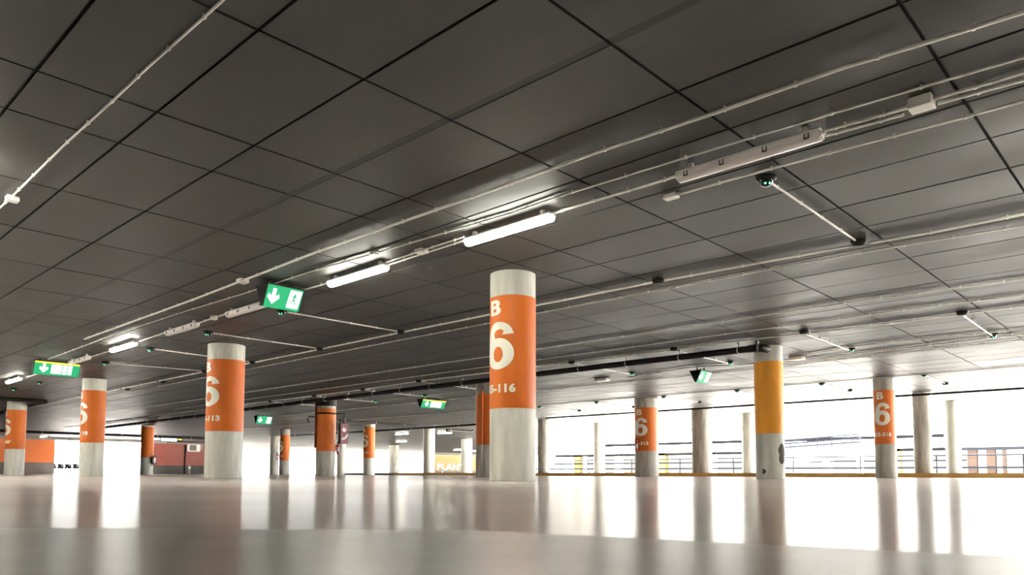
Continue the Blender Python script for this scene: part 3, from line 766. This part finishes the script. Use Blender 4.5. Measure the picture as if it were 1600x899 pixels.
sign_at('small green exit sign right of the 113 column', (401, 650.5), (424, 652), 662.5, 'door')
sign_at('yellow-striped bright sign left of the nearest column', (658, 624.5), (694, 628), 638, 'bar')
sign_at('green exit sign near the top of the broad bare column at right', (1087, 580), (1108, 583), 598.5, 'door', 0.16)
# illuminated strip sign in the dark corner at left
pa, pb = atX(252, 687, -72), atX(285, 687, -72)
t = thing('strip_sign', 'bright overhead strip sign left of the 113 column, above the red wall', 'sign', (-72, (pa.y + pb.y) / 2, pa.z))
wd = pb.y - pa.y
bm = bmesh.new(); box(bm, (-0.04, 0, 0), (0.08, wd + 0.1, 0.42)); 
for k in (-0.4, 0.4): box(bm, (-0.04, k * wd, (H - pa.z) / 2 + 0.1), (0.04, 0.04, H - pa.z - 0.2))
obj('housing', bm, M['black'], t, smooth=False)
for x0, x1 in ((-0.5, -0.38), (-0.34, -0.1), (-0.07, 0.08), (0.11, 0.22)):
    bm = bmesh.new(); box(bm, (0.01, (x0 + x1) / 2 * wd, 0), (0.02, (x1 - x0) * wd, 0.3), bev=0.05); obj('lit_panel', bm, M['signwhite'], t, smooth=False)
bm = bmesh.new(); box(bm, (0.01, 0.38 * wd, 0.05), (0.02, 0.2 * wd, 0.12)); obj('yellow_panel', bm, M['signyellow'], t, smooth=False)
# maroon sign on the ringed column
o7, R7, p7 = COL['c7']
depth7 = p7.x * fw.x + p7.y * fw.y
def maroon_sign():
    d = ray(537.5, 678); s = (depth7 - 0.25) / (d.x * fw.x + d.y * fw.y); c = Vector((0, 0, CAM_Z)) + d * s
    t = thing('hanging_sign', 'maroon hanging sign with pale pictogram beside the ringed orange column', 'sign', c, 0)
    hw, hh = 0.29, 0.47
    # a wedge-shaped box, face toward +X / -Y
    rz = math.atan2(-p7.y, -p7.x) + 0.5
    Rm = Matrix.Rotation(rz, 4, 'Z')
    bm = bmesh.new(); box(bm, (-0.08, 0.0, 0), (0.16, 0.36, 2 * hh), bev=0.006); bm.transform(Rm); obj('housing', bm, M['black'], t, smooth=False)
    bm = bmesh.new(); box(bm, (0.004, 0.02, 0), (0.008, 0.40, 2 * hh)); bm.transform(Rm); f = obj('face', bm, M['maroon'], t, smooth=False)
    fl = [(-0.10, 0.12), (-0.13, 0.24), (-0.08, 0.20), (-0.06, 0.34), (-0.01, 0.22), (0.04, 0.30), (0.05, 0.20), (0.10, 0.25), (0.08, 0.12), (0.0, 0.06)]
    bm = bmesh.new(); prism(bm, fl, (0, 1, 0), (0, 0, 1), (1, 0, 0), 0.004, (0.008, 0.02, 0)); bm.transform(Rm); obj('flame_mark', bm, M['pinkwhite'], f, smooth=False)
    sw = arc(-0.12, -0.02, 0.30, 0.28, -90, 0, 10) + arc(-0.12, -0.02, 0.22, 0.16, 0, -90, 10)
    bm = bmesh.new(); prism(bm, sw, (0, 1, 0), (0, 0, 1), (1, 0, 0), 0.004, (0.008, 0.02, 0)); bm.transform(Rm); obj('swoosh_mark', bm, M['pinkwhite'], f, smooth=False)
    # bracket arm back to the column's clamp ring
    v = Vector((p7.x, p7.y, 2.88)) - c; v2 = Vector((v.x, v.y, 0)).normalized()
    end = Vector((v.x, v.y, v.z)) - v2 * (R7 + 0.07)
    bm = bmesh.new(); tube(bm, [(0, 0, hh - 0.02), (0, 0, v.z), end], 0.03, 8); obj('bracket', bm, M['blackpipe'], t)
maroon_sign()

# fire extinguishers hung on columns
def extinguisher():
    t = bpy.data.objects.new('fire_extinguisher', None); C.objects.link(t)
    bm = bmesh.new(); lathe(bm, [(0.06, 0), (0.075, 0.015), (0.075, 0.40), (0.06, 0.46), (0.03, 0.49), (0.03, 0.52)], n=20); obj('cylinder', bm, M['red'], t)
    bm = bmesh.new(); lathe(bm, [(0.077, 0.14), (0.077, 0.34)], n=20); obj('wrapper', bm, M['pinkwhite'], t)
    bm = bmesh.new(); box(bm, (0.02, 0, 0.55), (0.12, 0.03, 0.06), bev=0.008); box(bm, (0.06, 0, 0.60), (0.12, 0.02, 0.015)); obj('valve', bm, M['black'], t, smooth=False)
    bm = bmesh.new(); tube(bm, [(0.05, 0, 0.54), (0.12, 0.02, 0.5), (0.125, 0.03, 0.3), (0.10, 0.03, 0.08)], 0.014, 8); obj('hose', bm, M['black'], t)
    bm = bmesh.new(); box(bm, (-0.09, 0, 0.3), (0.03, 0.06, 0.3)); obj('wall_bracket', bm, M['black'], t, smooth=False)
    return t
EX = extinguisher(); exu = [False]
def hang_ext(key, dang, z, label):
    o, R, p = COL[key]
    a = math.atan2(-p.y, -p.x) + dang; d = R + 0.125
    e = EX if not exu[0] else copy_tree(EX); exu[0] = True
    e.location = (p.x + d * math.cos(a), p.y + d * math.sin(a), z); e.rotation_euler = (0, 0, a)
    tag(e, label, 'fire extinguisher', 'fire extinguishers on columns')
hang_ext('c17', -0.75, 1.12, 'fire extinguisher hung on the orange 313 column at right')
hang_ext('c6', -1.3, 1.15, 'fire extinguisher on the left of the small distant orange B 6 column')
hang_ext('c7', 1.35, 1.0, 'fire extinguisher below the maroon sign on the ringed orange column')
# round black-rimmed sign on the small plain orange column
o4, R4, p4 = COL['c4']; a = math.atan2(-p4.y, -p4.x) + 1.05
t = thing('round_sign', 'round black-rimmed sign at the foot of the small plain orange band', 'sign', (p4.x + (R4 + 0.14) * math.cos(a), p4.y + (R4 + 0.14) * math.sin(a), 1.05), a)
bm = bmesh.new(); tube(bm, [(-0.13, 0, 0), (0.0, 0, 0)], 0.04, 8); tube(bm, [(0.0, 0, 0), (0.04, 0, 0)], 0.34, 28); obj('rim', bm, M['black'], t)
bm = bmesh.new(); tube(bm, [(0.04, 0, 0), (0.046, 0, 0)], 0.24, 28); obj('plate', bm, M['maroon'], t)
bm = bmesh.new(); prism(bm, [(-0.08, -0.16), (-0.02, -0.16), (0.1, 0.14), (-0.08, 0.14)], (0, 1, 0), (0, 0, 1), (1, 0, 0), 0.005, (0.046, 0, 0)); obj('pale_mark', bm, M['pinkwhite'], t, smooth=False)
# white framed unit on the red wall
pa = atX(302.5, 700.5, XW)
t = thing('wall_unit', 'white framed box with dark pane on the red wall left of the 113 column', 'wall unit', (XW - 0.05, pa.y, pa.z))
bm = bmesh.new(); box(bm, (0.03, 0, 0), (0.34, 1.35, 0.78), bev=0.03); obj('casing', bm, M['box'], t, smooth=False)
bm = bmesh.new(); box(bm, (0.2, -0.14, 0.02), (0.03, 0.75, 0.6)); obj('dark_pane', bm, M['wallgrey'], t, smooth=False)
bm = bmesh.new(); box(bm, (0.01, 0.83, 0.1), (0.3, 0.3, 0.5)); obj('side_box', bm, M['concrete'], t, smooth=False)
pb = atX(290, 720, XW); bm = bmesh.new(); tube(bm, [(XW - 0.11, pb.y, 0.0), (XW - 0.11, pb.y, 3.1)], 0.07, 8)
tag(obj('riser_pipe', bm, M['black'], None), 'dark vertical pipe on the red wall beside the white framed box', 'pipe')
def bollard(label, p, m1, m2):
    t = thing('bollard', label, 'bollard', p, 0, 'small bollards')
    bm = bmesh.new(); lathe(bm, [(0.09, 0), (0.09, 0.95), (0.05, 1.0), (0, 1.01)], n=16); obj('post', bm, M[m1], t)
    bm = bmesh.new(); lathe(bm, [(0.094, 0.62), (0.094, 0.78)], n=16); obj('reflective_band', bm, M[m2], t)
pp = atX(296, 741, XW + 2); bollard('small dark bollard with a white band before the red wall', (pp.x, pp.y, 0), 'wallgrey', 'letter')
pp = atX(691, 738, XP + 4); bollard('small white bollard below the word PLANTA', (pp.x, pp.y, 0), 'letter', 'rail')
pp = atX(656, 738, XP + 4); bollard('small pale bollard left of the bare column beside PLANTA', (pp.x, pp.y, 0), 'pale', 'rail')

# ------------------------------------------------------------------ shopping trolleys outside the left opening
def trolley():
    t = bpy.data.objects.new('shopping_trolley', None); C.objects.link(t)
    bm = bmesh.new()
    B0 = [(-0.25, -0.2, 0.55), (0.35, -0.16, 0.6), (0.35, 0.16, 0.6), (-0.25, 0.2, 0.55)]; B1 = [(-0.35, -0.27, 0.98), (0.5, -0.22, 0.9), (0.5, 0.22, 0.9), (-0.35, 0.27, 0.98)]
    for i in range(4):
        j = (i + 1) % 4
        tube(bm, [B0[i], B1[i]], 0.03, 5); tube(bm, [B0[i], B0[j]], 0.03, 5); tube(bm, [B1[i], B1[j]], 0.03, 5)
        for k in range(1, 6):
            f = k / 6; A = Vector(B0[i]).lerp(Vector(B0[j]), f); Bv = Vector(B1[i]).lerp(Vector(B1[j]), f); tube(bm, [A, Bv], 0.02, 4)
        for k in (0.35, 0.7): tube(bm, [Vector(B0[i]).lerp(Vector(B1[i]), k), Vector(B0[j]).lerp(Vector(B1[j]), k)], 0.02, 4)
    for k in range(1, 5): tube(bm, [Vector(B0[0]).lerp(Vector(B0[3]), k / 5), Vector(B0[1]).lerp(Vector(B0[2]), k / 5)], 0.02, 4)
    obj('basket', bm, M['shade'], t)
    bm = bmesh.new()
    for s in (-1, 1): tube(bm, [(-0.5, s * 0.26, 1.02), (-0.35, s * 0.25, 0.75), (-0.3, s * 0.24, 0.16), (0.45, s * 0.2, 0.14)], 0.035, 6); tube(bm, [(-0.25, s * 0.2, 0.55), (0.4, s * 0.2, 0.16)], 0.03, 5)
    obj('frame', bm, M['shade'], t)
    bm = bmesh.new(); tube(bm, [(-0.5, -0.27, 1.02), (-0.5, 0.27, 1.02)], 0.035, 8); obj('handle', bm, M['black'], t)
    for x, y in ((-0.3, 0.24), (-0.3, -0.24), (0.42, 0.2), (0.42, -0.2)):
        bm = bmesh.new(); tube(bm, [(x, y - 0.018, 0.065), (x, y + 0.018, 0.065)], 0.065, 12); box(bm, (x, y, 0.13), (0.05, 0.045, 0.06)); obj('wheel', bm, M['black'], t)
    return t
TR = trolley(); g0 = atX(92, 741, XW - 2); g1 = atX(120, 741, XW - 2)
for i in range(5):
    o = TR if i == 0 else copy_tree(TR)
    o.location = (XW - 2 - 0.12 * (i % 2), g0.y - 0.2 + 0.66 * i, 0.0); o.rotation_euler = (0, 0, 0)
    tag(o, '%s shopping trolley from the left, parked in the daylight beside the orange wall' % ORD[i], 'shopping trolley', 'shopping trolleys in the daylight')

# ------------------------------------------------------------------ outside: railing and buildings across the way
def railing():
    t = thing('railing', 'dark two-bar guard railing outside beyond the outer columns', 'railing', (0, 42.6, 0.18))
    for z in (0.30, 0.92):
        bm = bmesh.new(); tube(bm, [(14, 0, z), (-38, 0, z)], 0.055 if z < 0.5 else 0.04, 8); obj('rail', bm, M['rail'], t)
    for i in range(14):
        bm = bmesh.new(); tube(bm, [(12 - i * 3.7, 0.0, -0.25), (12 - i * 3.7, 0.0, 0.94)], 0.035, 8); obj('post', bm, M['rail'], t)
railing()
def opposite():
    Y = 84.0
    t = thing('parking_building', 'pale open parking building across the way seen between the columns', 'building', (0, Y, 0))
    x0, x1 = -70, -14
    for z, h, mm in ((3.3, 0.9, 'pale'), (6.4, 0.9, 'pale')):
        bm = bmesh.new(); box(bm, ((x0 + x1) / 2, 4, z), (x1 - x0, 8, h)); obj('deck', bm, M[mm], t, smooth=False)
    for z in (2.72, 4.05):
        bm = bmesh.new(); box(bm, ((x0 + x1) / 2, 0.3, z), (x1 - x0, 0.4, 0.34)); obj('dark_beam', bm, M['shade'], t, smooth=False)
    bm = bmesh.new(); box(bm, ((x0 + x1) / 2, -0.1, 1.55), (x1 - x0, 0.2, 0.2)); obj('guard_bar', bm, M['rail'], t, smooth=False)
    for i, x in enumerate(range(-66, -14, 7)):
        bm = bmesh.new(); box(bm, (x, 0.5, 1.45), (1.0, 0.8, 2.9)); obj('pillar', bm, M['paleyellow'] if i % 2 == 0 else M['pale'], t, smooth=False)
    bm = bmesh.new(); box(bm, ((x0 + x1) / 2, 7.9, 1.5), (x1 - x0, 0.2, 3.0)); obj('back_wall', bm, M['pale'], t, smooth=False)
opposite()
def ramp():
    Y = 70.0
    t = thing('ramp', 'pale sloping ramp with railings outside, between the amber and 316 columns', 'ramp', (0, Y, 0))
    a, b = atY(1215, 706, Y), atY(1345, 697, Y)
    bm = bmesh.new(); prism(bm, [(a.x, a.z - 1.0), (b.x, b.z - 1.0), (b.x, b.z), (a.x, a.z)], (1, 0, 0), (0, 0, 1), (0, 1, 0), 4.0); 
    for f in (0.1, 0.5, 0.9): box(bm, (a.x + (b.x - a.x) * f, 2, (a.z + (b.z - a.z) * f - 1) / 2), (0.5, 0.5, a.z + (b.z - a.z) * f - 1))
    obj('deck', bm, M['pale'], t, smooth=False)
    for k in (0.35, 0.7, 1.05):
        bm = bmesh.new(); tube(bm, [(a.x, 0, a.z + k), (b.x, 0, b.z + k)], 0.09, 6); obj('rail', bm, M['rail'], t)
    for i in range(7):
        f = i / 6; bm = bmesh.new(); tube(bm, [(a.x + (b.x - a.x) * f, 0, a.z + (b.z - a.z) * f), (a.x + (b.x - a.x) * f, 0, a.z + (b.z - a.z) * f + 1.1)], 0.05, 6); obj('post', bm, M['rail'], t)
ramp()
def shed():
    Y = 64.0
    t = thing('low_building', 'low outdoor building with brown panels at far right beyond the railing', 'building', (0, Y, 0))
    roof0, roof1 = atY(1505, 702, Y), atY(1640, 697, Y)
    zt = roof0.z
    bm = bmesh.new(); box(bm, ((roof0.x + roof1.x) / 2 + 1, 2, zt + 0.6), (roof1.x - roof0.x + 4, 6, 1.2)); obj('fascia', bm, M['pale'], t, smooth=False)
    bm = bmesh.new(); box(bm, ((roof0.x + roof1.x) / 2 + 1, -0.95, zt - 0.03), (roof1.x - roof0.x + 4, 0.3, 0.22)); obj('eave', bm, M['rail'], t, smooth=False)
    for xa, xb in ((1512, 1527), (1542, 1556), (1567, 1572)):
        p, q = atY(xa, 720, Y), atY(xb, 720, Y)
        bm = bmesh.new(); box(bm, ((p.x + q.x) / 2, 0.1, zt / 2), (q.x - p.x, 0.5, zt)); obj('panel', bm, M['brick'], t, smooth=False)
    bm = bmesh.new(); box(bm, ((roof0.x + roof1.x) / 2, 4, zt / 2), (roof1.x - roof0.x, 0.3, zt)); obj('back_wall', bm, M['pale'], t, smooth=False)
shed()
